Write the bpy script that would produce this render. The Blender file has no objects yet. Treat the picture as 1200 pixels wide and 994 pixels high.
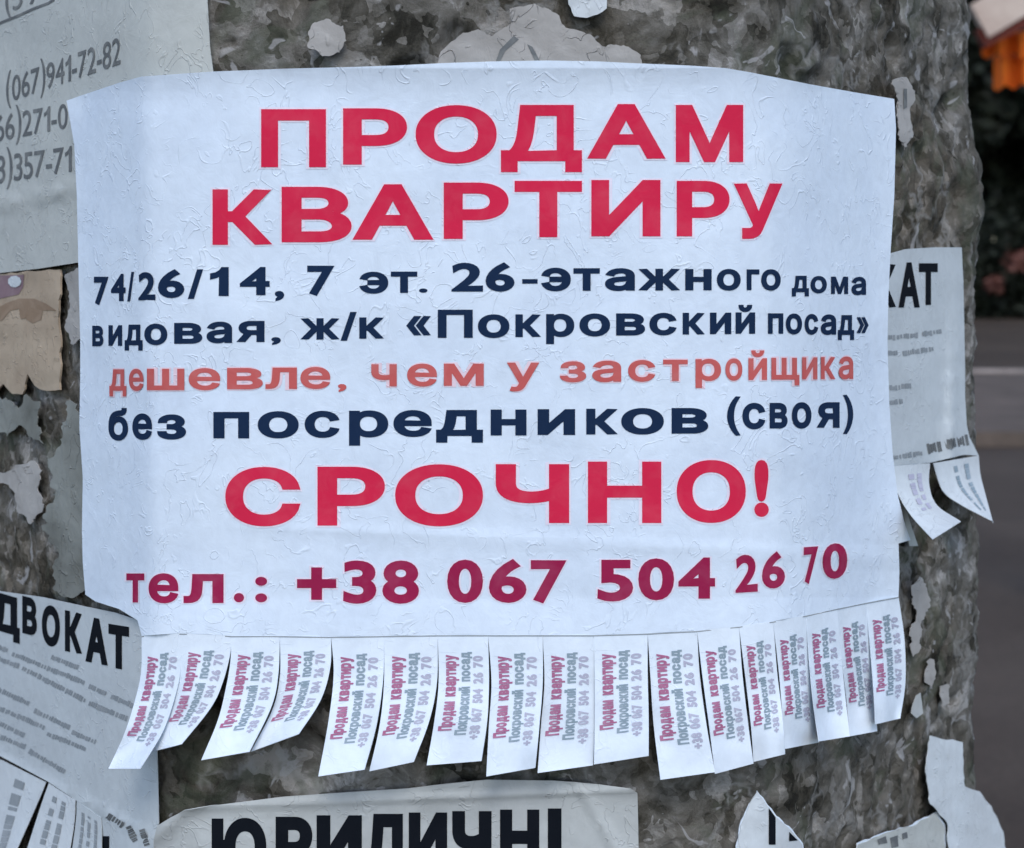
import bpy, bmesh, math, random
import numpy as np
from mathutils import Vector, Matrix, noise
from mathutils.geometry import tessellate_polygon, delaunay_2d_cdt

random.seed(7)
sc = bpy.context.scene
COL = sc.collection

# ------------------------------------------------------------------ camera
F = 1700.0                      # focal length in photo pixels (photo is 1200 x 994)
PITCH = math.radians(6.5)
CAMZ = 1.5
cam_d = bpy.data.cameras.new('camera')
cam_d.sensor_width = 36.0
cam_d.lens = 36.0 * F / 1200.0
cam_d.clip_start = 0.02
cam_d.clip_end = 900.0
cam_d.dof.use_dof = True
cam_d.dof.focus_distance = 0.455
cam_d.dof.aperture_fstop = 20.0
cam = bpy.data.objects.new('camera', cam_d)
COL.objects.link(cam)
cam.location = (0, 0, CAMZ)
cam.rotation_euler = (math.radians(90) - PITCH, 0, 0)
sc.camera = cam

# ------------------------------------------------------------------ sky, sun, exposure
SUN_EL, SUN_AZ = math.radians(48), math.radians(176)     # azimuth from +Y, clockwise
world = bpy.data.worlds.new("World")
sc.world = world
world.use_nodes = True
wn = world.node_tree
sky = wn.nodes.new('ShaderNodeTexSky')
sky.sky_type = 'NISHITA'
sky.sun_disc = False
sky.sun_elevation = SUN_EL
sky.sun_rotation = SUN_AZ
sky.altitude = 100
sky.air_density = 1.0
sky.dust_density = 1.2
bg = wn.nodes['Background']
bg.inputs['Strength'].default_value = 0.15
wn.links.new(sky.outputs[0], bg.inputs[0])
sun_d = bpy.data.lights.new('sun', 'SUN')
sun_d.energy = 0.8
sun_d.angle = math.radians(22)
sun_d.color = (1.0, 0.97, 0.93)
sun = bpy.data.objects.new('sun', sun_d)
COL.objects.link(sun)
sd = Vector((math.sin(SUN_AZ) * math.cos(SUN_EL), math.cos(SUN_AZ) * math.cos(SUN_EL), math.sin(SUN_EL)))
sun.rotation_euler = (-sd).to_track_quat('-Z', 'Y').to_euler()
sun.location = sd * 30
sc.view_settings.view_transform = 'Standard'
sc.view_settings.look = 'None'
sc.view_settings.exposure = 0.70
sc.view_settings.gamma = 1.0
sc.view_settings.use_curve_mapping = False

# ------------------------------------------------------------------ pole surface (tapered, flat front, two splayed side faces)
XL, XR, TL, TR, WR, D0 = -0.108, 0.080, 1.14, 1.19, 0.0065, 0.442
TAPER = 0.19

def sp(s, w=WR):
    return w * np.logaddexp(0.0, s / w)

def prof(x):
    return D0 + TL * sp(XL - x) + TR * sp(x - XR) + 0.35 * x * x

def G(x, z):
    return prof(x / (1 + TAPER * (1.5 - z)))

CP, SP = math.cos(PITCH), math.sin(PITCH)

def hit(px, py, off):
    """where the sight line of a photo position meets the pole's surface raised by off metres"""
    px = np.asarray(px, float); py = np.asarray(py, float)
    off = np.asarray(off, float) + np.zeros_like(px)
    a = (px - 600) / F; b = -(py - 497) / F
    dx, dy, dz = a, CP + b * SP, -SP + b * CP
    lo = np.full_like(px, 0.15); hi = np.full_like(px, 2.5)
    for _ in range(34):
        m = 0.5 * (lo + hi)
        x, y, z = m * dx, m * dy, CAMZ + m * dz
        g = G(x, z)
        sl = (G(x + 5e-4, z) - G(x - 5e-4, z)) / 1e-3
        v = y - (g - off * np.sqrt(1 + sl * sl))
        lo = np.where(v < 0, m, lo); hi = np.where(v < 0, hi, m)
    m = 0.5 * (lo + hi)
    return np.stack([m * dx, m * dy, CAMZ + m * dz], -1)

def far(px, py, dist):
    """a point on the sight line of a photo position at a given ground distance"""
    a = (px - 600) / F; b = -(py - 497) / F
    d = Vector((a, CP + b * SP, -SP + b * CP))
    return Vector((0, 0, CAMZ)) + d * (dist / d.y)

# ------------------------------------------------------------------ object helpers
def thing(name, label, cat, loc=(0, 0, 0), group=None):
    o = bpy.data.objects.new(name, None)
    o.empty_display_size = 0.02
    COL.objects.link(o); o.location = loc
    tag(o, label, cat, group)
    return o

def tag(o, label=None, cat=None, group=None, kind=None):
    if label: o['label'] = label
    if cat: o['category'] = cat
    if group: o['group'] = group
    if kind: o['kind'] = kind
    return o

def world_loc(o):
    v = Vector((0, 0, 0))
    while o:
        v += o.location; o = o.parent
    return v

def mesh_obj(name, verts, faces, mat, parent=None, label=None, smooth=True, thick=0.0):
    verts = np.asarray(verts, float)
    faces = [tuple(int(i) for i in f) for f in faces]
    rim = 0
    if thick:                       # a real sheet: front, back and a cut edge of its own
        nv = len(verts); nrm = np.zeros_like(verts)
        for f in faces:
            a, b, c = verts[f[0]], verts[f[1]], verts[f[2]]
            n = np.cross(b - a, c - a)
            for i in f: nrm[i] += n
        nrm /= np.maximum(np.linalg.norm(nrm, axis=1), 1e-12)[:, None]
        back = verts - nrm * thick
        cnt = {}
        for f in faces:
            for a, b in zip(f, f[1:] + f[:1]): cnt[(a, b)] = 1
        edge = [(a, b) for a, b in cnt if (b, a) not in cnt]
        V = [verts, back]; F2 = list(faces) + [tuple(i + nv for i in reversed(f)) for f in faces]
        k = 2 * nv; ev = []
        for a, b in edge:
            ev += [verts[b], verts[a], back[a], back[b]]
            F2.append((k, k + 1, k + 2, k + 3)); k += 4
        rim = len(edge)
        if ev: V.append(np.array(ev))
        verts = np.concatenate(V); faces = F2
    c = verts.mean(0)
    me = bpy.data.meshes.new(name)
    me.from_pydata([tuple(v) for v in (verts - c)], [], faces)
    me.materials.append(mat)
    if smooth:
        me.polygons.foreach_set('use_smooth', [True] * (len(me.polygons) - rim) + [False] * rim)
    me.update()
    o = bpy.data.objects.new(name, me)
    COL.objects.link(o)
    if parent is not None:
        o.parent = parent
        o.location = Vector(c) - world_loc(parent)
    else:
        o.location = Vector(c)
    if label: o['label'] = label
    return o

def cut_grid(bm, step):
    xs = [v.co.x for v in bm.verts]; ys = [v.co.y for v in bm.verts]
    x = math.floor(min(xs) / step) * step + step
    while x < max(xs):
        bmesh.ops.bisect_plane(bm, geom=bm.verts[:] + bm.edges[:] + bm.faces[:], dist=1e-5,
                               plane_co=(x, 0, 0), plane_no=(1, 0, 0))
        x += step
    y = math.floor(min(ys) / step) * step + step
    while y < max(ys):
        bmesh.ops.bisect_plane(bm, geom=bm.verts[:] + bm.edges[:] + bm.faces[:], dist=1e-5,
                               plane_co=(0, y, 0), plane_no=(0, 1, 0))
        y += step

def ragged(poly, amp, step=7.0, seed=0, closed=True):
    out = []
    n = len(poly)
    for i in range(n if closed else n - 1):
        a, b = poly[i], poly[(i + 1) % n]
        L = math.hypot(b[0] - a[0], b[1] - a[1])
        k = max(1, int(L / step))
        nx, ny = (-(b[1] - a[1]) / L, (b[0] - a[0]) / L) if L else (0, 0)
        for j in range(k):
            t = j / k
            x, y = a[0] + (b[0] - a[0]) * t, a[1] + (b[1] - a[1]) * t
            d = amp * (noise.noise(Vector((x * .09, y * .09, seed))) + .6 * noise.noise(Vector((x * .3, y * .3, seed + 5))))
            if j == 0: d *= .3
            out.append((x + nx * d, y + ny * d))
    return out

def sheet_2d(poly, step):
    bm = bmesh.new()
    tris = tessellate_polygon([[Vector((p[0], p[1], 0)) for p in poly]])
    vs = [bm.verts.new((p[0], p[1], 0)) for p in poly]
    for t in tris:
        try: bm.faces.new([vs[i] for i in t])
        except ValueError: pass
    cut_grid(bm, step)
    bmesh.ops.remove_doubles(bm, verts=bm.verts[:], dist=1e-3)
    bmesh.ops.triangulate(bm, faces=bm.faces[:])
    bm.verts.index_update()
    P = np.array([v.co[:2] for v in bm.verts])
    fs = []
    for f in bm.faces:
        a, b, c = [v.index for v in f.verts]
        ar = (P[b, 0] - P[a, 0]) * (P[c, 1] - P[a, 1]) - (P[b, 1] - P[a, 1]) * (P[c, 0] - P[a, 0])
        if abs(ar) < 1e-6: continue
        fs.append((a, b, c) if ar < 0 else (a, c, b))      # image y runs down: keep the front towards the viewer
    bm.free()
    return P, fs

def wav(P, seed, amp, wl):
    """gentle waviness, in metres, of a pasted sheet"""
    return np.array([amp * (noise.noise(Vector((x / wl, y / wl, seed))) +
                            .45 * noise.noise(Vector((x / wl * 2.3, y / wl * 2.1, seed + 9)))) for x, y in P])

class Paper:
    """a pasted sheet: base lift, waviness and an optional extra lift function"""
    def __init__(s, lift, seed, amp=.0004, wl=120.0, extra=None):
        s.lift, s.seed, s.amp, s.wl, s.extra = lift, seed, amp, wl, extra
    def off(s, P):
        o = s.lift + wav(P, s.seed, s.amp, s.wl)
        if s.extra is not None: o = o + s.extra(P)
        return o
    def build(s, name, poly, mat, parent=None, step=10, thick=.00028, label=None):
        P, f = sheet_2d(poly, step)
        return mesh_obj(name, hit(P[:, 0], P[:, 1], s.off(P)), f, mat, parent, label, thick=thick)
    def lay(s, name, P, f, mat, parent, rise=.00016, label=None):
        """flat print on this sheet"""
        P = np.asarray(P, float)
        return mesh_obj(name, hit(P[:, 0], P[:, 1], s.off(P) + rise), f, mat, parent, label)

# ------------------------------------------------------------------ glyphs (Blender's built-in font, emboldened)
_g = {}
def loops_of(me):
    """the closed outlines of a glyph, outer ones counter-clockwise"""
    co = [tuple(v.co[:2]) for v in me.vertices]
    nb = {}
    for e in me.edges:
        a, b = e.vertices; nb.setdefault(a, []).append(b); nb.setdefault(b, []).append(a)
    seen = set(); out = []
    for st in range(len(co)):
        if st in seen or st not in nb: continue
        lp = [st]; seen.add(st); prev, cur = st, min(nb[st], key=lambda q: (abs(q - st) != 1, q < st))
        while cur != st and cur not in seen:
            lp.append(cur); seen.add(cur)
            n = [q for q in nb[cur] if q != prev]
            if not n: break
            prev, cur = cur, n[0]
        if len(lp) > 2: out.append([co[k] for k in lp])
    area = sum(sum(a[0] * b[1] - b[0] * a[1] for a, b in zip(l, l[1:] + l[:1])) for l in out)
    return [l[::-1] for l in out] if area < 0 else out

def grow(lp, d):
    q = []
    for p in lp:
        if not q or math.hypot(p[0] - q[-1][0], p[1] - q[-1][1]) > .0015: q.append(p)
    if math.hypot(q[0][0] - q[-1][0], q[0][1] - q[-1][1]) < .0015: q.pop()
    n = len(q); out = []
    for i in range(n):
        a, p, b = Vector(q[i - 1]), Vector(q[i]), Vector(q[(i + 1) % n])
        e, f = (p - a).normalized(), (b - p).normalized()
        n1, n2 = Vector((e.y, -e.x)), Vector((f.y, -f.x))
        m = n1 + n2
        if m.length < .1: out.append(tuple(p + n1 * d)); continue
        m.normalize(); k = min(1.7, 1 / max(.3, m.dot(n1)))
        out.append(tuple(p + m * d * k))
    return out

OWN = {'1': [[(.20, .0), (.32, .0), (.32, .69), (.24, .69), (.20, .62), (.13, .56), (.04, .53), (.04, .44), (.13, .47), (.20, .52)]],
       'І': [[(.09, .0), (.18, .0), (.18, .728), (.09, .728)]]}
def glyph(ch, bold):
    k = (ch, bold)
    if k not in _g:
        if ch in OWN: _g[(ch, None)] = OWN[ch]
        if (ch, None) not in _g:
            cu = bpy.data.curves.new('glyph_source', 'FONT')
            cu.body = ch; cu.resolution_u = 5; cu.fill_mode = 'NONE'
            ob = bpy.data.objects.new('glyph_source', cu)
            me = bpy.data.meshes.new_from_object(ob)
            _g[(ch, None)] = loops_of(me)
            bpy.data.objects.remove(ob); bpy.data.curves.remove(cu); bpy.data.meshes.remove(me)
        lps = [grow(l, bold) for l in _g[(ch, None)]]
        vs, es = [], []
        for l in lps:
            b = len(vs); vs += [Vector(p) for p in l]
            es += [(b + i, b + (i + 1) % len(l)) for i in range(len(l))]
        ov, oe, of, _, _, _ = delaunay_2d_cdt(vs, es, [], 0, 1e-6)
        Fc = []
        for f in of:
            cx = sum(ov[i].x for i in f) / len(f); cy = sum(ov[i].y for i in f) / len(f); w = 0
            for l in lps:
                for (x0, y0), (x1, y1) in zip(l, l[1:] + l[:1]):
                    if (y0 <= cy) != (y1 <= cy):
                        xi = x0 + (cy - y0) / (y1 - y0) * (x1 - x0)
                        if xi > cx: w += 1 if y1 > y0 else -1
            if w > 0: Fc.append(tuple(f))
        used = sorted({i for f in Fc for i in f}); mp = {a: b for b, a in enumerate(used)}
        _g[k] = (np.array([tuple(ov[i]) for i in used]), [tuple(mp[i] for i in f) for f in Fc])
    return _g[k]

DIG = '0123456789'
def ref_h(ch):
    if ch in DIG: return .69
    if ch.isupper() or ch in '!/': return .728
    if ch.islower(): return .542
    return .728

def set_glyphs(items, bold, step=14, shear=0.0):
    """items: (char, x0, x1, ytop, ybase[, slope]) in photo positions -> 2-D vertices and faces"""
    allP, allF = [], []
    for it in items:
        ch, x0, x1, yt, yb = it[:5]
        slope = it[5] if len(it) > 5 else 0.0
        V, Fc = glyph(ch, bold)
        mn, mx = V.min(0), V.max(0)
        u = (V[:, 0] - mn[0]) / (mx[0] - mn[0])
        if ch in '.,:-+«»()=‹':       # fitted by their own box
            v = (V[:, 1] - mn[1]) / (mx[1] - mn[1])
        else:
            h = ref_h(ch); bb = min(bold, .038); v = (V[:, 1] + bb) / (h + 2 * bb)
        X = x0 + u * (x1 - x0) + shear * (yb - yt) * v
        Y = yb + (yt - yb) * v + slope * (X - x0)
        bm = bmesh.new()
        vs = [bm.verts.new((a, b, 0)) for a, b in zip(X, Y)]
        for f in Fc:
            try: bm.faces.new([vs[i] for i in f])
            except ValueError: pass
        cut_grid(bm, step)
        bmesh.ops.triangulate(bm, faces=bm.faces[:])
        bm.verts.index_update()
        P = np.array([w.co[:2] for w in bm.verts]); b0 = sum(len(p) for p in allP)
        for f in bm.faces:
            a, b, c = [w.index for w in f.verts]
            ar = (P[b, 0] - P[a, 0]) * (P[c, 1] - P[a, 1]) - (P[b, 1] - P[a, 1]) * (P[c, 0] - P[a, 0])
            if abs(ar) < 1e-7: continue
            allF.append((a + b0, b + b0, c + b0) if ar < 0 else (a + b0, c + b0, b + b0))
        allP.append(P); bm.free()
    return np.concatenate(allP), allF

def row(chars, tl, bl, tr, br):
    """chars: (char, x0, x1); top and base line interpolated from the left to the right end"""
    xa, xb = chars[0][1], chars[-1][2]
    out = []
    for c, x0, x1 in chars:
        t = ((x0 + x1) / 2 - xa) / max(1, xb - xa)
        yt, yb = tl + (tr - tl) * t, bl + (br - bl) * t
        if c == '.': yt = yb - .2 * (yb - yt) * 1.0
        if c == ',': yt, yb = yb - .2 * (yb - yt), yb + .17 * (yb - yt)
        if c == '-': yt, yb = yb - .42 * (yb - yt), yb - .26 * (yb - yt)
        if c in '()': yt, yb = yt - .28 * (yb - yt), yb + .26 * (yb - yt)
        if c in '«»': yt, yb = yt + .08 * (yb - yt), yb - .1 * (yb - yt)
        out.append((c, x0, x1, yt, yb))
    return out

def word(txt, x0, x1, tl, bl, tr, br, bold=.02):
    """a whole word spread over a width with the font's own spacing"""
    w = []; cur = 0
    for c in txt:
        if c == ' ': cur += .3; continue
        V, _ = glyph(c, bold); mn, mx = V[:, 0].min(), V[:, 0].max()
        w.append((c, cur, cur + mx - mn)); cur += mx - mn + .055
    tot = w[-1][2]
    return row([(c, x0 + a / tot * (x1 - x0), x0 + b / tot * (x1 - x0)) for c, a, b in w], tl, bl, tr, br)

def quads(rects):
    """(cx, cy, w, h, angle) small printed marks"""
    P, f = [], []
    for cx, cy, w, h, an in rects:
        c, s = math.cos(an), math.sin(an); b = len(P)
        for u, v in ((-1, -1), (1, -1), (1, 1), (-1, 1)):
            P.append((cx + c * u * w / 2 - s * v * h / 2, cy + s * u * w / 2 + c * v * h / 2))
        f += [(b, b + 2, b + 1), (b, b + 3, b + 2)]
    return P, f

def smudge(segs, h, rnd):
    """rows of worn illegible small print: short uneven marks along each segment"""
    R = []
    for x0, y0, x1, y1 in segs:
        L = math.hypot(x1 - x0, y1 - y0); an = math.atan2(y1 - y0, x1 - x0); s = 0
        while s < L:
            w = rnd.uniform(1.6, 3.4); hh = h * rnd.uniform(.62, 1.0)
            t = (s + w / 2) / L
            R.append((x0 + (x1 - x0) * t, y0 + (y1 - y0) * t + rnd.uniform(-.5, .5), w, hh, an))
            s += w + (rnd.choice((.15, .3, .8)) if rnd.random() < .8 else 1.6)
    return quads(R)

# ------------------------------------------------------------------ materials
def new_mat(name, rough=.85, spec=.25):
    m = bpy.data.materials.new(name); m.use_nodes = True
    nt = m.node_tree; b = nt.nodes['Principled BSDF']
    b.inputs['Roughness'].default_value = rough
    b.inputs['Specular IOR Level'].default_value = spec
    return m, nt, b

def N(nt, typ, **kw):
    n = nt.nodes.new(typ)
    for k, v in kw.items(): setattr(n, k, v)
    return n

def noise_node(nt, co, scale, detail=3, dist=0.0, rough=.55, loc=None):
    n = N(nt, 'ShaderNodeTexNoise')
    n.inputs['Scale'].default_value = scale
    n.inputs['Detail'].default_value = detail
    n.inputs['Distortion'].default_value = dist
    n.inputs['Roughness'].default_value = rough
    if loc is not None:
        mp = N(nt, 'ShaderNodeMapping'); mp.inputs['Location'].default_value = loc
        nt.links.new(co, mp.inputs[0]); co = mp.outputs[0]
    nt.links.new(co, n.inputs['Vector'])
    return n

def ramp(nt, fac, stops, interp='LINEAR'):
    r = N(nt, 'ShaderNodeValToRGB'); r.color_ramp.interpolation = interp
    el = r.color_ramp.elements
    while len(el) < len(stops): el.new(.5)
    for e, (p, c) in zip(el, stops):
        e.position = p; e.color = (*c, 1) if len(c) == 3 else c
    nt.links.new(fac, r.inputs[0])
    return r

def mixc(nt, fac, a, b, mode='MIX'):
    m = N(nt, 'ShaderNodeMix', data_type='RGBA', blend_type=mode)
    for s, v in ((m.inputs[0], fac), (m.inputs[6], a), (m.inputs[7], b)):
        if isinstance(v, (int, float)): s.default_value = v
        elif isinstance(v, tuple): s.default_value = (*v, 1)
        else: nt.links.new(v, s)
    return m.outputs[2]

def math_n(nt, op, a, b=0.0):
    m = N(nt, 'ShaderNodeMath', operation=op)
    for s, v in ((m.inputs[0], a), (m.inputs[1], b)):
        if isinstance(v, (int, float)): s.default_value = v
        else: nt.links.new(v, s)
    return m.outputs[0]

def paper_mat(name, base, dirt, dirt_amt=.35, relief=1.0, seed=0.0, rough=.8):
    m, nt, b = new_mat(name, rough, .3)
    tc = N(nt, 'ShaderNodeTexCoord'); co = tc.outputs['Object']
    n1 = noise_node(nt, co, 22, 4, .4, .6, (seed, 0, 0))
    r1 = ramp(nt, n1.outputs[0], [(.38, (0, 0, 0)), (.72, (1, 1, 1))])
    c = mixc(nt, math_n(nt, 'MULTIPLY', r1.outputs[0], dirt_amt), base, dirt)
    n2 = noise_node(nt, co, 260, 3, .3, .6, (seed, 3, 0))
    r2 = ramp(nt, n2.outputs[0], [(.3, (.93, .93, .93)), (.65, (1, 1, 1))])
    c = mixc(nt, 1.0, c, r2.outputs[0], 'MULTIPLY')
    nt.links.new(c, b.inputs['Base Color'])
    # glue wrinkles: short curly ridges
    w = noise_node(nt, co, 92, 2, 1.5, .5, (seed, 7, 1))
    rid = math_n(nt, 'ABSOLUTE', math_n(nt, 'SUBTRACT', w.outputs[0], .5))
    line = ramp(nt, rid, [(0.0, (1, 1, 1)), (.022, (0, 0, 0))], 'EASE')
    msk = noise_node(nt, co, 95, 1, 0, .5, (seed, 2, 8))
    mr = ramp(nt, msk.outputs[0], [(.44, (0, 0, 0)), (.56, (1, 1, 1))])
    h1 = math_n(nt, 'MULTIPLY', line.outputs[0], mr.outputs[0])
    n3 = noise_node(nt, co, 130, 4, .6, .62, (seed, 5, 5))
    h = math_n(nt, 'ADD', math_n(nt, 'MULTIPLY', h1, .42), math_n(nt, 'MULTIPLY', n3.outputs[0], .75))
    bp = N(nt, 'ShaderNodeBump'); bp.inputs['Strength'].default_value = .55 * relief
    bp.inputs['Distance'].default_value = .0006
    nt.links.new(h, bp.inputs['Height']); nt.links.new(bp.outputs[0], b.inputs['Normal'])
    return m

def ink_mat(name, col, worn=.3, light=(.75, .74, .76), rough=.7):
    m, nt, b = new_mat(name, .9, .06)
    tc = N(nt, 'ShaderNodeTexCoord'); co = tc.outputs['Object']
    n1 = noise_node(nt, co, 120, 3, .5, .6)
    r1 = ramp(nt, n1.outputs[0], [(.45, (0, 0, 0)), (.8, (1, 1, 1))])
    c = mixc(nt, math_n(nt, 'MULTIPLY', r1.outputs[0], worn), col, light)
    nt.links.new(c, b.inputs['Base Color'])
    n3 = noise_node(nt, co, 160, 4, .6, .62)
    bp = N(nt, 'ShaderNodeBump'); bp.inputs['Strength'].default_value = .3
    bp.inputs['Distance'].default_value = .0005
    nt.links.new(n3.outputs[0], bp.inputs['Height']); nt.links.new(bp.outputs[0], b.inputs['Normal'])
    return m

M = {}
M['white'] = paper_mat('white_paper', (.66, .75, .85), (.56, .65, .77), .6, 1.0, 1)
M['strip'] = paper_mat('strip_paper', (.70, .78, .86), (.62, .70, .79), .4, .7, 2)
M['grey'] = paper_mat('weathered_paper', (.47, .495, .475), (.39, .405, .39), .6, 1.3, 3)
M['grey2'] = paper_mat('weathered_bluish_paper', (.50, .55, .575), (.42, .46, .485), .6, 1.0, 4)
M['grey3'] = paper_mat('weathered_warm_paper', (.45, .475, .47), (.33, .345, .345), .7, 1.2, 5)
M['scrap'] = paper_mat('torn_paper', (.58, .63, .66), (.47, .50, .52), .6, 1.2, 6)
M['residue'] = paper_mat('paste_residue', (.40, .39, .375), (.23, .22, .205), 1.0, 2.2, 7)
M['residue_green'] = paper_mat('grey_green_residue', (.27, .285, .265), (.13, .135, .12), 1.0, 2.2, 8)
M['tan'] = paper_mat('tan_cardboard', (.43, .35, .26), (.30, .22, .155), .75, 1.5, 9)
M['red'] = ink_mat('red_ink', (.60, .022, .066), .04)
M['crimson'] = ink_mat('crimson_ink', (.29, .016, .065), .15, (.5, .2, .3))
M['faded_red'] = ink_mat('faded_red_ink', (.50, .105, .10), .2, (.62, .34, .33))
M['bleed'] = paper_mat('pink_ink_bleed', (.76, .58, .64), (.70, .62, .70), .6, 1.0, 1)  # pink glow round the faded red letters, put in as colour
M['pale_bleed'] = paper_mat('pale_ink_bleed', (.76, .70, .80), (.70, .68, .80), .6, 1.0, 1)  # bright sharpening halo of the red letters, painted as a pale tint
M['navy'] = ink_mat('navy_ink', (.010, .024, .060), .06, (.06, .09, .15))
M['black'] = ink_mat('black_ink', (.006, .008, .012), .05, (.05, .05, .06))
M['faded_black'] = ink_mat('faded_black_ink', (.13, .14, .145), .7, (.3, .31, .3))
M['grey_ink'] = ink_mat('grey_ink', (.25, .28, .30), .5, (.4, .42, .44))
M['strip_red'] = ink_mat('strip_red_ink', (.36, .13, .23), .5, (.55, .38, .50))
M['strip_grey'] = ink_mat('strip_grey_ink', (.24, .31, .36), .5, (.42, .48, .54))
M['strip_violet'] = ink_mat('strip_violet_ink', (.40, .40, .50), .5, (.52, .54, .62))

def concrete_mat():
    m, nt, b = new_mat('rough_weathered_concrete', .93, .15)
    tc = N(nt, 'ShaderNodeTexCoord'); co = tc.outputs['Object']
    wn_ = noise_node(nt, co, 70, 3, .3, .6, (2, 2, 2))
    off = N(nt, 'ShaderNodeVectorMath', operation='SUBTRACT'); nt.links.new(wn_.outputs['Color'], off.inputs[0]); off.inputs[1].default_value = (.5, .5, .5)
    scl = N(nt, 'ShaderNodeVectorMath', operation='SCALE'); nt.links.new(off.outputs[0], scl.inputs[0]); scl.inputs['Scale'].default_value = .022
    add = N(nt, 'ShaderNodeVectorMath', operation='ADD'); nt.links.new(co, add.inputs[0]); nt.links.new(scl.outputs[0], add.inputs[1])
    vo = N(nt, 'ShaderNodeTexVoronoi'); vo.inputs['Scale'].default_value = 150; nt.links.new(add.outputs[0], vo.inputs['Vector'])
    sep = N(nt, 'ShaderNodeSeparateColor'); nt.links.new(vo.outputs['Color'], sep.inputs[0])
    n1 = noise_node(nt, co, 52, 8, .6, .72)
    v = math_n(nt, 'ADD', math_n(nt, 'MULTIPLY', sep.outputs[0], .19), math_n(nt, 'MULTIPLY', n1.outputs[0], .81))
    c1 = ramp(nt, v, [(.32, (.022, .021, .017)), (.40, (.062, .059, .049)), (.48, (.118, .113, .100)),
                      (.57, (.178, .173, .160)), (.66, (.36, .355, .345))])
    n2 = noise_node(nt, co, 13, 3, .8, .6, (4, 1, 2))
    c2 = ramp(nt, n2.outputs[0], [(.36, (.74, .68, .60)), (.52, (1.0, .98, .95)), (.68, (1.3, 1.3, 1.32))])
    c = mixc(nt, 1.0, c1.outputs[0], c2.outputs[0], 'MULTIPLY')
    n3 = noise_node(nt, co, 34, 3, 1.0, .6, (9, 9, 2))
    g = ramp(nt, n3.outputs[0], [(.54, (0, 0, 0)), (.62, (1, 1, 1))])
    c = mixc(nt, math_n(nt, 'MULTIPLY', g.outputs[0], .45), c, (.085, .100, .070))       # algae
    # pale seams where old paste has dried
    vo2 = N(nt, 'ShaderNodeTexVoronoi', feature='DISTANCE_TO_EDGE'); vo2.inputs['Scale'].default_value = 62; nt.links.new(add.outputs[0], vo2.inputs['Vector'])
    e = ramp(nt, vo2.outputs['Distance'], [(.0, (1, 1, 1)), (.09, (0, 0, 0))])
    n4 = noise_node(nt, co, 45, 2, .5, .6, (1, 5, 7))
    p = ramp(nt, n4.outputs[0], [(.50, (0, 0, 0)), (.60, (1, 1, 1))])
    f = math_n(nt, 'MULTIPLY', e.outputs[0], p.outputs[0])
    c = mixc(nt, math_n(nt, 'MULTIPLY', f, .55), c, (.30, .30, .29))
    n7 = noise_node(nt, co, 55, 3, 1.4, .6, (3, 6, 1))
    q = ramp(nt, n7.outputs[0], [(.64, (0, 0, 0)), (.67, (1, 1, 1))])
    c = mixc(nt, math_n(nt, 'MULTIPLY', q.outputs[0], .7), c, (.38, .38, .38))
    nt.links.new(c, b.inputs['Base Color'])
    n5 = noise_node(nt, co, 330, 8, .3, .75)
    h = math_n(nt, 'ADD', n5.outputs[0], math_n(nt, 'MULTIPLY', v, .8))
    bp = N(nt, 'ShaderNodeBump'); bp.inputs['Strength'].default_value = .9; bp.inputs['Distance'].default_value = .0015
    nt.links.new(h, bp.inputs['Height']); nt.links.new(bp.outputs[0], b.inputs['Normal'])
    return m
M['concrete'] = concrete_mat()

def ground_mat(name, stops, scale, bump=.01, fine=60):
    m, nt, b = new_mat(name, .9, .2)
    tc = N(nt, 'ShaderNodeTexCoord'); co = tc.outputs['Object']
    n1 = noise_node(nt, co, scale, 5, .4, .6)
    r = ramp(nt, n1.outputs[0], stops)
    n2 = noise_node(nt, co, fine, 4, 0, .7)
    r2 = ramp(nt, n2.outputs[0], [(.3, (.75, .75, .75)), (.7, (1.15, 1.15, 1.15))])
    nt.links.new(mixc(nt, 1.0, r.outputs[0], r2.outputs[0], 'MULTIPLY'), b.inputs['Base Color'])
    bp = N(nt, 'ShaderNodeBump'); bp.inputs['Strength'].default_value = .6; bp.inputs['Distance'].default_value = bump
    nt.links.new(n2.outputs[0], bp.inputs['Height']); nt.links.new(bp.outputs[0], b.inputs['Normal'])
    return m
M['asphalt'] = ground_mat('asphalt', [(.3, (.050, .037, .029)), (.7, (.080, .062, .049))], 1.1)
M['soil'] = ground_mat('bare_soil', [(.3, (.042, .030, .022)), (.7, (.070, .052, .038))], .6)
M['slab'] = ground_mat('paving_slab', [(.3, (.085, .068, .056)), (.7, (.14, .110, .092))], 2.0)
M['kerb'] = ground_mat('kerb_concrete', [(.3, (.20, .17, .15)), (.7, (.34, .29, .26))], 5.0)

def plain(name, a, c2, scale=30, rough=.7, spec=.3):
    m, nt, b = new_mat(name, rough, spec)
    tc = N(nt, 'ShaderNodeTexCoord')
    n1 = noise_node(nt, tc.outputs['Object'], scale, 4, .5, .6)
    r = ramp(nt, n1.outputs[0], [(.35, a), (.65, c2)])
    nt.links.new(r.outputs[0], b.inputs['Base Color'])
    return m
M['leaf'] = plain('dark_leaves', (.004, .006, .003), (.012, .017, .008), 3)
M['bark'] = plain('bark', (.05, .04, .03), (.10, .08, .06), 14)
M['orange'] = plain('orange_fabric', (.90, .20, .018), (.75, .13, .010), 4)
M['maroon'] = plain('maroon_fabric', (.07, .008, .004), (.12, .02, .01), 5)
M['board'] = plain('pale_board', (.42, .32, .27), (.56, .47, .40), 6)
M['steel'] = plain('dark_steel', (.04, .04, .045), (.07, .07, .07), 20)
M['petal'] = plain('dull_pink_petals', (.09, .028, .022), (.13, .055, .04), 9)
M['purple'] = ink_mat('purple_print', (.22, .15, .17), .5, (.34, .27, .28))
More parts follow.
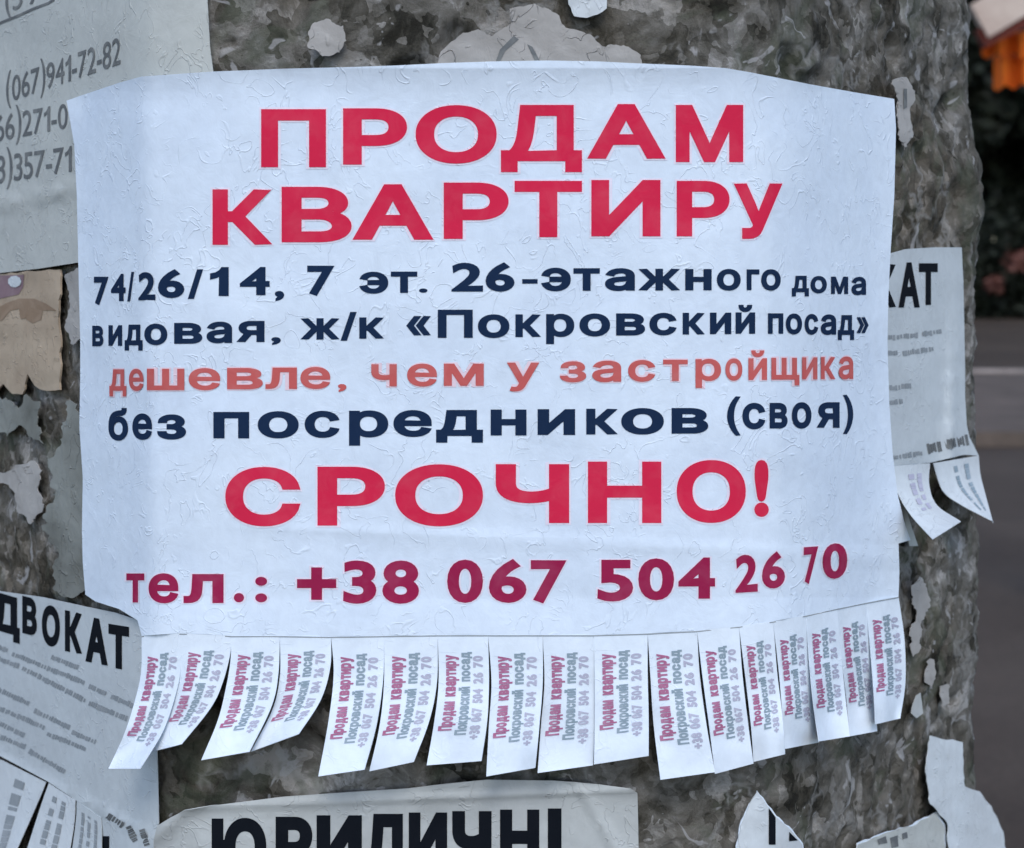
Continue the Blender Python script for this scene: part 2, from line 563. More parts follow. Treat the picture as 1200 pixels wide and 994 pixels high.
M['brown'] = ink_mat('brown_print', (.25, .18, .125), .6, (.36, .28, .21))

# ------------------------------------------------------------------ ground
def slab(name, x0, x1, y0, y1, z0, z1, mat, nx=1, ny=1):
    V, Fs = [], []
    for z in (z0, z1):
        for x, y in ((x0, y0), (x1, y0), (x1, y1), (x0, y1)): V.append((x, y, z))
    Fs = [(0, 3, 2, 1), (4, 5, 6, 7), (0, 1, 5, 4), (1, 2, 6, 5), (2, 3, 7, 6), (3, 0, 4, 7)]
    o = mesh_obj(name, V, Fs, mat, smooth=False); o['kind'] = 'structure'
    return o

gsz = 600
o = mesh_obj('ground', [(-gsz, -gsz, 0), (gsz, -gsz, 0), (gsz, gsz, 0), (-gsz, gsz, 0)], [(0, 1, 2, 3)], M['soil'], smooth=False)
o['kind'] = 'structure'
slab('road', -30, 60, -20, 11.4, -.05, .004, M['asphalt'])
slab('pavement', -30, 60, 11.56, 17.6, -.05, .12, M['slab'])
kerb = thing('kerb', None, None, (4.2, 17.7, 0)); kerb['kind'] = 'structure'
rk = random.Random(4)
x = 2.0
while x < 9:
    w = .99
    z1 = .16 + rk.uniform(-.006, .006)
    V = [(x, 17.61, -.05), (x + w, 17.61, -.05), (x + w, 17.80, -.05), (x, 17.80, -.05),
         (x, 17.61, z1 - .02), (x + w, 17.61, z1 - .02), (x + w, 17.80, z1), (x, 17.80, z1),
         (x, 17.64, z1), (x + w, 17.64, z1)]
    Fs = [(0, 3, 2, 1), (4, 5, 9, 8), (8, 9, 6, 7), (0, 1, 5, 4), (1, 2, 6, 9, 5), (2, 3, 7, 6), (3, 0, 4, 8, 7)]
    mesh_obj('kerb_stone', V, Fs, M['kerb'], kerb, smooth=False)
    x += w + .015

# ------------------------------------------------------------------ the pole
def build_pole():
    xa, xb = -0.250, 0.1765
    xs = list(np.arange(xa, xb, .00135)) + [xb]
    pts = [(x, float(prof(x))) for x in xs]
    # rounded corner, back faces
    yb = pts[-1][1]; ya = pts[0][1]
    R = .016
    for k in range(1, 7):
        a = k / 6 * math.radians(130)
        th = math.radians(-50 + 0) + a
        pts.append((xb + R * (math.sin(math.radians(50)) * 0 + math.sin(a) * .8), yb + R * (1 - math.cos(a)) + R * .6 * math.sin(a)))
    pts += [(xb - .02, yb + .08), (xb - .06, yb + .13), (0.0, yb + .15), (-.12, yb + .15), (xa + .03, ya + .09), (xa - .004, ya + .03), (xa - .008, ya + .012)]
    n = len(pts)
    zs = [0, .3, .6, .9, 1.1, 1.2]
    zs += list(np.arange(1.235, 1.70, .00135)) + [1.72, 1.8, 2.0, 2.4, 2.8, 3.2]
    P2 = np.array(pts)
    T = np.roll(P2, -1, 0) - np.roll(P2, 1, 0)
    Nn = np.stack([T[:, 1], -T[:, 0]], 1); Nn /= np.linalg.norm(Nn, axis=1)[:, None]
    V = []
    nf = len(xs) + 6
    for j_, z in enumerate(zs):
        s = 1 + TAPER * (1.5 - z)
        for i in range(n):
            x, y = P2[i]
            q = Vector((x, y, z))
            if 5 < j_ < len(zs) - 6 and i < nf:
                wq = q + Vector((noise.noise(q * 60), noise.noise(q * 60 + Vector((5, 5, 5))), noise.noise(q * 60 + Vector((9, 2, 1))))) * .006
                dv = noise.voronoi(wq * 95)[0]
                cell = min(1.0, (dv[1] - dv[0]) * 2.2)
                a = noise.noise(q * 24); b = noise.noise(wq * 80); c = noise.noise(q * 210); e = noise.noise(q * 480)
                pit = max(0.0, noise.noise(wq * 62 + Vector((7, 7, 7))) - .3)
                d = .0008 * a + .0008 * b + .0008 * c + .0005 * e - .0120 * pit + .0012 * (cell - .7)
            else:
                d = .0012 * noise.noise(q * 26)
            # lumps that stand out along the far right edge
            if x > .13:
                w = min(1, (x - .13) / .03)
                d += w * .0026 * (noise.noise(Vector((z * 28, 4.2, .3))) + .55 * noise.noise(Vector((z * 75, 1.2, 9.3))))
                d -= w * .0030 / (1 + math.exp(-(z - 1.547) / .003))
                d += w * .0012 * math.exp(-((z - 1.528) / .018) ** 2)
            d -= .0022
            if x < .135 and x > -.24: d = min(d, -.0001)
            V.append((x * s + Nn[i, 0] * d, y + Nn[i, 1] * d, z))
    Fs = []
    for j in range(len(zs) - 1):
        for i in range(n):
            k = (i + 1) % n
            Fs.append((j * n + i, j * n + k, (j + 1) * n + k, (j + 1) * n + i))
    Fs.append(tuple(range(n - 1, -1, -1)))
    Fs.append(tuple((len(zs) - 1) * n + i for i in range(n)))
    o = mesh_obj('concrete_pole', V, Fs, M['concrete'])
    tag(o, 'rough pitted grey concrete pole plastered with paper notices', 'pole')
    return o
build_pole()

def flyer_root(name, label, cat, px, py, lift=.001, group=None):
    p = hit([px], [py], [lift])[0]
    return thing(name, label, cat, tuple(p), group)

# ------------------------------------------------------------------ old flyer, top left, with phone numbers
rnd = random.Random(11)
NOT = 'old notices pasted around the large white one'
def crease(P):
    yl = 241 - .22 * P[:, 0]
    return .0012 * np.exp(-((P[:, 1] - yl) / 5.0) ** 2) + .0006 * np.exp(-((P[:, 0] - 176) / 7.0) ** 2)
pA = Paper(.0007, 2.0, .0005, 70, crease)
rA = flyer_root('phone_number_flyer', 'weathered grey flyer with three rows of phone numbers at the top left', 'flyer', 90, 308, group=NOT)
pA.build('sheet', [(-70, -60), (60, -58), (240, -50), (243, 0), (246, 55), (251, 92), (220, 140), (150, 250), (110, 306), (90, 308), (45, 315), (0, 320), (-70, 328)],
         M['grey'], rA)
def slanted(txt, x0, x1, ytl, ybl, ytr, ybr, bold):
    it = word(txt, x0, x1, ytl, ybl, ytr, ybr, bold)
    sl = ((ytr + ybr) - (ytl + ybl)) / 2 / (x1 - x0)
    return [(c, a, b, t - sl * (b - a) / 2, bb - sl * (b - a) / 2, sl) for c, a, b, t, bb in it]
P_, f_ = set_glyphs(slanted('(067)941-72-82', 7, 141, 92, 121, 43, 75, .006), .006, 20)
pA.lay('printed_number', P_, f_, M['faded_black'], rA)
P_, f_ = set_glyphs(slanted('(66)271-0', -14, 79, 137, 168, 121, 150, .006), .006, 20)
pA.lay('printed_number', P_, f_, M['faded_black'], rA)
P_, f_ = set_glyphs(slanted('(63)357-71', -26, 84, 186, 219, 171, 201, .006), .006, 20)
pA.lay('printed_number', P_, f_, M['faded_black'], rA)
def stroke(pts, w):
    P, f = [], []
    for i, (x, y) in enumerate(pts):
        a = pts[max(0, i - 1)]; b = pts[min(len(pts) - 1, i + 1)]
        L = math.hypot(b[0] - a[0], b[1] - a[1]); nx, ny = -(b[1] - a[1]) / L, (b[0] - a[0]) / L
        P += [(x + nx * w / 2, y + ny * w / 2), (x - nx * w / 2, y - ny * w / 2)]
        if i: k = 2 * i; f += [(k - 2, k - 1, k + 1), (k - 2, k + 1, k)]
    return P, f
P_, f_ = stroke([(-60, 52), (-30, 39), (0, 27), (20, 19), (40, 10), (56, 4), (62, 0), (64, -6), (64, -30)], 3.0)
pA.lay('printed_frame', P_, f_, M['faded_black'], rA)
P_, f_ = set_glyphs(slanted('(5', 6, 26, -12, 17, -18, 8, .006) + slanted('7', 33, 48, -14, 6, -18, 2, .006), .006, 20)
pA.lay('printed_number', P_, f_, M['faded_black'], rA)

# ------------------------------------------------------------------ tan cardboard scrap at the left edge
pT = Paper(.0006, 5.0, .0008, 50)
rT = flyer_root('cardboard_scrap', 'torn tan cardboard scrap with a purple corner below the phone number flyer', 'paper scrap', 35, 455)
pT.build('sheet', ragged([(-60, 326), (0, 321), (70, 316), (71, 345), (68, 372), (71, 400), (70, 440), (70, 457), (54, 458), (40, 452), (32, 438), (26, 462), (14, 462), (4, 450), (-8, 464), (-60, 460)], 2.5, 6, 1),
         M['tan'], rT, thick=.0007)
P_, f_ = sheet_2d([(-50, 328), (0, 323), (28, 322), (27, 336), (22, 345), (0, 350), (-50, 350)], 15)
pT.lay('purple_print', P_, f_, M['purple'], rT)
P_, f_ = sheet_2d([(17 + 8 * math.cos(a * .7), 330 + 7 * math.sin(a * .7)) for a in range(9)], 15)
pT.lay('white_spot', P_, f_, M['scrap'], rT, rise=.0004)
P_, f_ = sheet_2d([(-50, 362), (-5, 362), (8, 355), (22, 350), (40, 350), (54, 356), (66, 364), (50, 364), (34, 360), (30, 373), (24, 374), (22, 362), (12, 364), (2, 376), (-50, 376)], 15)
pT.lay('brown_print', P_, f_, M['brown'], rT)
P_, f_ = sheet_2d([(30, 374), (34, 360), (50, 364), (48, 375), (38, 379)], 15)
pT.lay('brown_print', P_, f_, M['brown'], rT)

# ------------------------------------------------------------------ flyer bottom left, headed in black capitals
def pB_extra(P):
    return .0008 * np.exp(-((P[:, 1] - (888 + .52 * P[:, 0])) / 5.0) ** 2)
pB = Paper(.0009, 9.0, .0005, 80, pB_extra)
rB = flyer_root('lawyer_flyer', 'bluish grey flyer headed АДВОКАТ in black letters at the bottom left', 'flyer', 150, 985, group=NOT)
pB.build('sheet', [(-70, 668), (0, 693), (50, 700), (100, 711), (135, 718), (165, 728), (200, 745), (200, 800), (184, 880), (185, 925), (186, 965), (180, 1000), (176, 1050),
                   (118, 1050), (119, 958), (92, 940), (56, 916), (30, 902), (0, 886), (-70, 850)], M['grey2'], rB)
P_, f_ = set_glyphs([('А', -38, -12, 684, 728, .3), ('Д', -9, 23, 693, 736, .3), ('В', 26, 43, 699, 741, .25), ('О', 49, 70, 709, 754, .2), ('К', 76, 96, 716, 762, .2), ('А', 100, 126, 723, 774, .2), ('Т', 127, 151, 732, 781, .16)], .055, 14)
pB.lay('heading_text', P_, f_, M['black'], rB)
segs = []
def seg(x0, y0, x1, y1): segs.append((x0, y0, x1, y1))
seg(-20, 752, 8, 762); seg(14, 766, 98, 800); seg(104, 804, 124, 813); seg(130, 816, 158, 828)
seg(-20, 766, 20, 780); seg(26, 783, 98, 820); seg(104, 824, 148, 842)
seg(-20, 800, 34, 825); seg(40, 833, 80, 852); seg(84, 858, 112, 870)
seg(-20, 822, 50, 852); seg(55, 860, 100, 878)
seg(-20, 838, 28, 862); seg(-20, 855, 30, 876); seg(34, 880, 76, 905); seg(60, 770, 90, 782)
P_, f_ = smudge(segs, 6.5, rnd)
pB.lay('small_print', P_, f_, M['grey_ink'], rB)
P_, f_ = smudge([(126, 956, 142, 966), (150, 968, 158, 985), (166, 972, 172, 990)], 9, rnd)
pB.lay('small_print', P_, f_, M['faded_black'], rB)
P_, f_ = quads([(124, 1000, 8, 40, 0)])
pB.lay('heading_text', P_, f_, M['black'], rB)

def strip_mesh(Ls, Rs, nu=7, nv=22):
    """grid between two edge polylines (top to bottom)"""
    def along(pl, t):
        d = [0]
        for a, b in zip(pl, pl[1:]): d.append(d[-1] + math.hypot(b[0] - a[0], b[1] - a[1]))
        s = t * d[-1]
        # Catmull-Rom for a smooth bend
        for i in range(len(pl) - 1):
            if s <= d[i + 1] + 1e-9:
                u = (s - d[i]) / (d[i + 1] - d[i]); p1, p2 = pl[i], pl[i + 1]
                p0 = pl[i - 1] if i else (2 * p1[0] - p2[0], 2 * p1[1] - p2[1])
                p3 = pl[i + 2] if i + 2 < len(pl) else (2 * p2[0] - p1[0], 2 * p2[1] - p1[1])
                return tuple(.5 * (2 * p1[k] + (p2[k] - p0[k]) * u + (2 * p0[k] - 5 * p1[k] + 4 * p2[k] - p3[k]) * u * u +
                                   (3 * p1[k] - p0[k] - 3 * p2[k] + p3[k]) * u ** 3) for k in (0, 1))
        return pl[-1]
    def S(u, v):
        a, b = along(Ls, v), along(Rs, v)
        return a[0] + (b[0] - a[0]) * u, a[1] + (b[1] - a[1]) * u
    return S

def grid(S, nu, nv):
    UV = [(i / nu, j / nv) for j in range(nv + 1) for i in range(nu + 1)]
    P = np.array([S(u, v) for u, v in UV])
    f = []
    for j in range(nv):
        for i in range(nu):
            a = j * (nu + 1) + i
            f.append((a, a + nu + 1, a + nu + 2, a + 1))
    return np.array(UV), P, f

# its own tear-off strips
def loose_strip(root, S, liftf, mat, nu=6, nv=18, marks=None, mark_mat=None, name='tear_off_strip', thick=.00022):
    UV, P, f = grid(S, nu, nv)
    L = np.array([liftf(u, v) for u, v in UV])
    o = mesh_obj(name, hit(P[:, 0], P[:, 1], L), f, mat, root, thick=thick)
    if marks:
        R = []
        mv, mf = [], []
        for (u0, v0, u1, v1) in marks:
            b = len(mv); k = 5
            for j in range(k + 1):
                v = v0 + (v1 - v0) * j / k
                mv += [(u0, v), (u1, v)]
                if j: a = b + 2 * j; mf.append((a - 2, a, a + 1, a - 1))
        Q = np.array([S(u, v) for u, v in mv]); L = np.array([liftf(u, v) for u, v in mv])
        mesh_obj('small_print', hit(Q[:, 0], Q[:, 1], L + .0002), mf, mark_mat, o)
    return o
def rows_of_marks(rr, cols, v0=.15, v1=.85):
    out = []
    for (a, b) in cols:
        v = v0
        while v < v1:
            w = rr.uniform(.03, .09); out.append((a, v, b, min(v1, v + w))); v += w + rr.choice((.006, .012, .05))
    return out
loose_strip(rB, strip_mesh([(-62, 862), (-72, 930), (-80, 1050)], [(-2, 890), (-10, 940), (-20, 1050)]), lambda u, v: .0015 + .006 * v * v, M['grey2'])
loose_strip(rB, strip_mesh([(0, 890), (-8, 940), (-22, 1050)], [(54, 917), (40, 950), (4, 1030)]), lambda u, v: .0014 + .007 * v * v + .002 * u * v, M['scrap'],
            marks=rows_of_marks(rnd, [(.38, .6)], .1, .7), mark_mat=M['grey_ink'])
loose_strip(rB, strip_mesh([(57, 918), (46, 950), (14, 1050)], [(88, 938), (86, 970), (72, 1050)]), lambda u, v: .0016 + .005 * v * v + .003 * (1 - u) * v, M['scrap'],
            marks=rows_of_marks(rnd, [(.25, .38), (.55, .68)], .1, .9), mark_mat=M['grey_ink'])
loose_strip(rB, strip_mesh([(90, 939), (88, 970), (76, 1050)], [(118, 958), (119, 985), (117, 1050)]), lambda u, v: .0014 + .004 * v * v, M['grey2'],
            marks=rows_of_marks(rnd, [(.2, .3), (.45, .55), (.72, .82)], .1, .9), mark_mat=M['grey_ink'])

# ------------------------------------------------------------------ flyer at the bottom centre
def pC_extra(P):
    e = np.clip((960 - P[:, 1]) / 40, 0, 1)
    w = .0022 * np.exp(-((P[:, 0] - 205 + (P[:, 1] - 960) * 1.2) / 16.0) ** 2) + .0012 * np.exp(-((P[:, 0] - 690 - (P[:, 1] - 940) * .6) / 7.0) ** 2)
    w = w + .0009 * np.exp(-((P[:, 1] - 938 + (P[:, 0] - 430) * .04) / 5.0) ** 2)
    return w + .0015 * e * (.5 + .5 * np.sin(P[:, 0] / 37.0))
pC = Paper(.0010, 13.0, .0007, 60, pC_extra)
rC = flyer_root('legal_services_flyer', 'crumpled grey flyer headed ЮРИДИЧНІ in heavy black letters at the bottom centre', 'flyer', 450, 985, group=NOT)
pC.build('sheet', [(178, 1050), (180, 985), (184, 968), (200, 958), (216, 950), (250, 944), (330, 934), (400, 929), (480, 924), (530, 918), (570, 914), (650, 915), (700, 919), (738, 924), (747, 930), (748, 970), (749, 1050)],
         M['grey3'], rC, step=8)
cs = [('Ю', 248, 312), ('Р', 323, 366), ('И', 371, 424), ('Д', 426, 477), ('И', 479, 524), ('Ч', 530, 576), ('Н', 586, 632), ('І', 642, 658)]
P_, f_ = set_glyphs(row(cs, 962, 1024, 949, 1012), .06, 14)
pC.lay('heading_text', P_, f_, M['black'], rC)

# ------------------------------------------------------------------ flyer at the right, behind the large one
def pD_extra(P):
    return .0018 * np.exp(-((P[:, 0] - 1118 + (P[:, 1] - 400) * .03) / 6.0) ** 2) * np.clip((P[:, 1] - 300) / 150, 0, 1) + \
           .003 * np.clip((P[:, 1] - 480) / 80, 0, 1) * np.clip((P[:, 0] - 1085) / 60, 0, 1)
pD = Paper(.0007, 17.0, .0006, 60, pD_extra)
rD = flyer_root('side_flyer', 'narrow grey flyer with the letters КАТ and curled strips at the right edge', 'flyer', 1090, 545, group=NOT)
pD.build('sheet', [(1010, 306), (1040, 298), (1062, 292), (1095, 290), (1127, 290), (1129, 330), (1130, 380), (1131, 430), (1131, 465), (1133, 498), (1136, 512), (1147, 534),
                   (1130, 533), (1092, 542), (1060, 546), (1035, 550), (1010, 552)], M['grey2'], rD, step=8)
P_, f_ = set_glyphs([('К', 1026, 1050, 310, 360), ('А', 1053, 1078, 308, 360), ('Т', 1077, 1099, 309, 357)], .045, 12)
pD.lay('heading_text', P_, f_, M['black'], rD)
P_, f_ = smudge([(1030, 396, 1051, 395), (1055, 394, 1075, 393), (1081, 392, 1103, 388), (1032, 415, 1052, 413), (1058, 414, 1094, 409), (1035, 456, 1067, 452), (1033, 473, 1057, 470), (1042, 537, 1080, 531)], 6.5, rnd)
pD.lay('small_print', P_, f_, M['grey_ink'], rD)
P_, f_ = smudge([(1087, 526, 1103, 523), (1107, 521, 1118, 519), (1122, 518, 1132, 516)], 13, rnd)
pD.lay('small_print', P_, f_, M['faded_black'], rD)
loose_strip(rD, strip_mesh([(1030, 550), (1046, 570), (1058, 600), (1066, 640)], [(1054, 547), (1058, 580), (1066, 610), (1076, 640)]), lambda u, v: .0006 + .0005 * v, M['grey'])
sA = strip_mesh([(1040, 547), (1052, 578), (1068, 604), (1093, 632)], [(1090, 543), (1089, 568), (1098, 592), (1126, 611)])
loose_strip(rD, sA, lambda u, v: .0022 + .020 * v * v, M['scrap'], marks=rows_of_marks(rnd, [(.45, .6), (.68, .8)], .12, .62), mark_mat=M['strip_violet'])
sB = strip_mesh([(1094, 543), (1099, 561), (1107, 578), (1127, 592), (1164, 611)], [(1147, 534), (1149, 556), (1155, 580), (1164, 613)])
loose_strip(rD, sB, lambda u, v: .0035 + .016 * v * v, M['scrap'], marks=rows_of_marks(rnd, [(.42, .5), (.66, .76)], .08, .8), mark_mat=M['strip_grey'], nu=8)

# ------------------------------------------------------------------ the large white flyer
def m_extra(P):
    x, y = P[:, 0], P[:, 1]
    e = .0012 * np.exp(-((x - 176 - .02 * (y - 400)) / 16.0) ** 2)
    e = e + .0018 * np.clip((108 - x) / 30, 0, 1) ** 2
    e = e + .0030 * np.clip((x - 1010) / 45, 0, 1) ** 2 + .0015 * np.clip((120 - y) / 40, 0, 1) ** 2
    e = e + .0012 * np.clip((y - 700) / 45, 0, 1)
    e = e + .0005 * np.exp(-((x - 905 - .04 * (y - 400)) / 9.0) ** 2) + .0004 * np.exp(-((y - 632 - .05 * (x - 600)) / 8.0) ** 2) * np.clip((x - 240) / 120, 0, 1)
    return e
pM = Paper(.0026, 21.0, .0008, 120, m_extra)
rM = flyer_root('flat_sale_flyer', 'large white flyer selling a flat in red and navy print, with a fringe of strips', 'flyer', 600, 900)
TEAR = [(166, 745), (213, 742), (271, 745), (328, 745), (388, 746), (450, 745), (513, 744), (572, 744), (636, 744), (696, 744), (759, 742), (817, 739), (866, 734), (906, 728), (945, 721), (981, 713), (1015, 706), (1053, 699)]
body = [(78, 118), (110, 107), (140, 97), (165, 90), (250, 84), (330, 81), (400, 79), (460, 77), (520, 74), (580, 72), (640, 71), (700, 72), (740, 74), (810, 77), (850, 80), (880, 85), (950, 99), (1000, 108), (1048, 116),
        (1050, 150), (1048, 230), (1044, 290), (1041, 350), (1040, 400), (1042, 470), (1046, 530), (1052, 580), (1060, 612), (1067, 633), (1053, 637), (1054, 670)]
left = [(161, 727), (140, 714), (112, 705), (100, 697), (97, 660), (96, 620), (97, 560), (93, 500), (94, 440), (94, 400), (92, 320), (90, 230), (87, 170)]
pM.build('sheet', body + TEAR[::-1] + left, M['white'], rM, step=9)

def print_red(L, name, mat, bold=.038):
    def grown(it, e):       # pale sharpening halo, painted a little beyond the letter
        it = list(it); it[1] -= e; it[2] += e
        if it[0] in '.,:-+«»()': it[3] -= e; it[4] += e
        return tuple(it)
    P_, f_ = set_glyphs([grown(i, 2.2) for i in L], bold + .026, 14); h = pM.lay('ink_bleed', P_, f_, M['pale_bleed'], rM, rise=.00012)
    P_, f_ = set_glyphs(L, bold, 14); pM.lay(name, P_, f_, M[mat], rM, rise=.00026)
HL = [('П', 306, 382, 128, 196), ('Р', 402, 477, 127, 193), ('О', 487, 582, 124, 191), ('Д', 587, 682, 123, 189), ('А', 688, 780, 122, 186), ('М', 792, 871, 123, 190)]
print_red(HL, 'headline_text', 'red')
HL = [('К', 249, 319, 222, 287), ('В', 330, 412, 219, 284), ('А', 413, 508, 216, 281), ('Р', 520, 596, 214, 280), ('Т', 603, 682, 212, 278), ('И', 693, 774, 211, 277), ('Р', 793, 855, 212, 277), ('У', 860, 917, 215, 280)]
print_red(HL, 'headline_text', 'red')
BD = .034
L3 = [('7', 110, 127, 324, 357), ('4', 130, 147, 321, 353), ('/', 149, 157, 317, 353), ('2', 162, 182, 319, 352), ('6', 185, 216, 316, 349), ('/', 220, 238, 314, 350), ('1', 246, 268, 313, 347), ('4', 281, 316, 313, 346), (',', 322, 333, 341, 353),
      ('7', 360, 392, 311, 346)] + row([('э', 421, 455), ('т', 458, 489), ('.', 491, 501)], 319, 344, 318, 343) + row([('2', 529, 566), ('6', 569, 603), ('-', 612, 630)], 308, 342, 308, 341) + \
     row([('э', 634, 669), ('т', 672, 703), ('а', 709, 744), ('ж', 748, 797), ('н', 803, 834), ('о', 840, 868), ('г', 875, 890), ('о', 892, 915)], 314, 341, 316, 340) + \
     row([('д', 928, 948), ('о', 950, 969), ('м', 974, 994), ('а', 998, 1015)], 323, 342, 325, 346)
P_, f_ = set_glyphs(L3, BD, 14); pM.lay('details_text', P_, f_, M['navy'], rM)
L4 = row([('в', 108, 121), ('и', 127, 143), ('д', 146, 167), ('о', 169, 196), ('в', 204, 237), ('а', 242, 272), ('я', 277, 310), (',', 318, 329)], 382, 406, 375, 400) + \
     [('ж', 352, 398, 373, 398), ('/', 399, 418, 364, 399), ('к', 421, 450, 372, 397)] + row([('«', 476, 505)], 368, 396, 368, 396) + [('П', 513, 554, 363, 396)] + \
     row([('о', 560, 597), ('к', 604, 634), ('р', 640, 673), ('о', 679, 715), ('в', 722, 756), ('с', 761, 793), ('к', 800, 826), ('и', 832, 857), ('й', 862, 885)], 369, 396, 366, 391) + \
     row([('п', 900, 918), ('о', 921, 940), ('с', 943, 959), ('а', 962, 980), ('д', 982, 1001), ('»', 1004, 1018)], 367, 391, 370, 393)
P_, f_ = set_glyphs(L4, BD, 14); pM.lay('details_text', P_, f_, M['navy'], rM)
L5 = row([('д', 128, 148), ('е', 151, 168), ('ш', 172, 216), ('е', 221, 258), ('в', 266, 308), ('л', 311, 348), ('е', 352, 387), (',', 396, 406)], 433, 458, 430, 455) + \
     row([('ч', 435, 465), ('е', 477, 512), ('м', 520, 567)], 427, 453, 426, 452) + [('у', 594, 632, 425, 450)] + \
     row([('з', 656, 687), ('а', 694, 728), ('с', 736, 768), ('т', 777, 806), ('р', 815, 845), ('о', 850, 870), ('й', 877, 899), ('щ', 904, 937), ('и', 940, 958), ('к', 962, 979), ('а', 983, 1000)], 424, 448, 418, 444)
P_, f_ = set_glyphs(L5, .075, 14); pM.lay('ink_bleed', P_, f_, M['bleed'], rM, rise=.00012)  # fatter pink copy underneath paints the glow round this line
P_, f_ = set_glyphs(L5, .024, 14); pM.lay('faded_red_text', P_, f_, M['faded_red'], rM, rise=.00026)
L6 = [('б', 127, 150, 487, 516), ('е', 155, 178, 485, 515)] + row([('з', 184, 218)], 486, 515, 486, 515) + \
     row([('п', 250, 292), ('о', 302, 350), ('с', 357, 398), ('р', 409, 455), ('е', 461, 506), ('д', 511, 566), ('н', 575, 617), ('и', 630, 674), ('к', 687, 724), ('о', 728, 778), ('в', 787, 830)], 483, 514, 478, 508) + \
     row([('(', 852, 868), ('с', 870, 897), ('в', 902, 923), ('о', 928, 951), ('я', 957, 984), (')', 988, 1000)], 473, 503, 471, 501)
P_, f_ = set_glyphs(L6, BD, 14); pM.lay('details_text', P_, f_, M['navy'], rM)
HL = [('С', 264, 352, 548, 616), ('Р', 372, 451, 547, 616), ('О', 463, 566, 545, 616), ('Ч', 581, 667, 544, 613), ('Н', 689, 775, 541, 613), ('О', 793, 874, 540, 612), ('!', 884, 901, 536, 605)]
print_red(HL, 'headline_text', 'red')
L8 = row([('т', 148, 169), ('е', 174, 209), ('л', 215, 262)], 672, 706, 673, 707) + [('.', 274, 286, 695, 706), (':', 299, 313, 676, 706), ('+', 348, 394, 665, 703)] + \
     row([('3', 402, 441), ('8', 448, 491)], 657, 707, 657, 707) + row([('0', 524, 566), ('6', 573, 617), ('7', 622, 664)], 656, 706, 656, 706) + \
     row([('5', 700, 742), ('0', 748, 790), ('4', 795, 838)], 656, 705, 653, 701) + [('2', 862, 888, 651, 695, -.06), ('6', 893, 920, 648, 690, -.06), ('7', 942, 959, 641, 684, -.08), ('0', 964, 993, 638, 679, -.08)]
print_red(L8, 'phone_number_text', 'crimson', .034)

# tear-off fringe: (left edge, right edge) of each strip, top to bottom
E = [
 ([(166, 745), (165, 790), (155, 832), (144, 864), (127, 901)], [(213, 742), (212, 782), (204, 820), (190, 858), (164, 901)]),
 ([(213, 742), (211, 782), (203, 820), (192, 850), (178, 881)], [(271, 745), (270, 765), (262, 797), (248, 828), (213, 872)]),
 ([(271, 745), (270, 775), (264, 810), (255, 845), (236, 891)], [(328, 745), (326, 790), (318, 828), (292, 881)]),
 ([(328, 745), (328, 792), (319, 832), (294, 881)], [(388, 746), (387, 782), (376, 820), (350, 860)]),
 ([(388, 746), (391, 790), (385, 845), (373, 910)], [(450, 745), (449, 795), (441, 850), (427, 902)]),
 ([(450, 745), (450, 800), (445, 850), (433, 904)], [(513, 744), (512, 800), (503, 845), (485, 893)]),
 ([(513, 744), (514, 800), (509, 845), (500, 897)], [(572, 744), (573, 800), (571, 845), (564, 892)]),
 ([(572, 744), (576, 800), (573, 850), (570, 910)], [(636, 744), (636, 800), (632, 850), (627, 900)]),
 ([(636, 744), (638, 800), (634, 850), (630, 906)], [(696, 744), (697, 800), (697, 850), (695, 897)]),
 ([(696, 744), (697, 800), (697, 850), (696, 896)], [(759, 742), (759, 790), (760, 840), (760, 886)]),
 ([(759, 742), (762, 790), (766, 850), (774, 914)], [(817, 739), (820, 790), (828, 850), (838, 905)]),
 ([(817, 739), (823, 790), (831, 850), (838, 907)], [(866, 734), (870, 790), (877, 850), (883, 895)]),
 ([(866, 734), (873, 790), (880, 850), (883, 893)], [(906, 728), (911, 790), (917, 840), (920, 884)]),
 ([(906, 728), (913, 790), (917, 840), (919, 878)], [(945, 721), (948, 780), (953, 830), (960, 870)]),
 ([(945, 721), (949, 780), (954, 830), (960, 869)], [(981, 713), (986, 770), (991, 820), (996, 863)]),
 ([(981, 713), (986, 770), (992, 820), (996, 863)], [(1015, 706), (1020, 760), (1025, 810), (1028, 857)]),
 ([(1015, 706), (1020, 760), (1024, 810), (1026, 849)], [(1053, 699), (1060, 750), (1061, 800), (1055, 842)]),
]
LIFT = [.010, .008, .012, .010, .012, .010, .009, .008, .007, .005, .009, .005, .004, .003, .005, .0035, .005]
cols = [('red', 'квартиру', 'Продам', .22), ('grey', 'посад', 'Покровский', .50), ('violet', None, None, .77)]
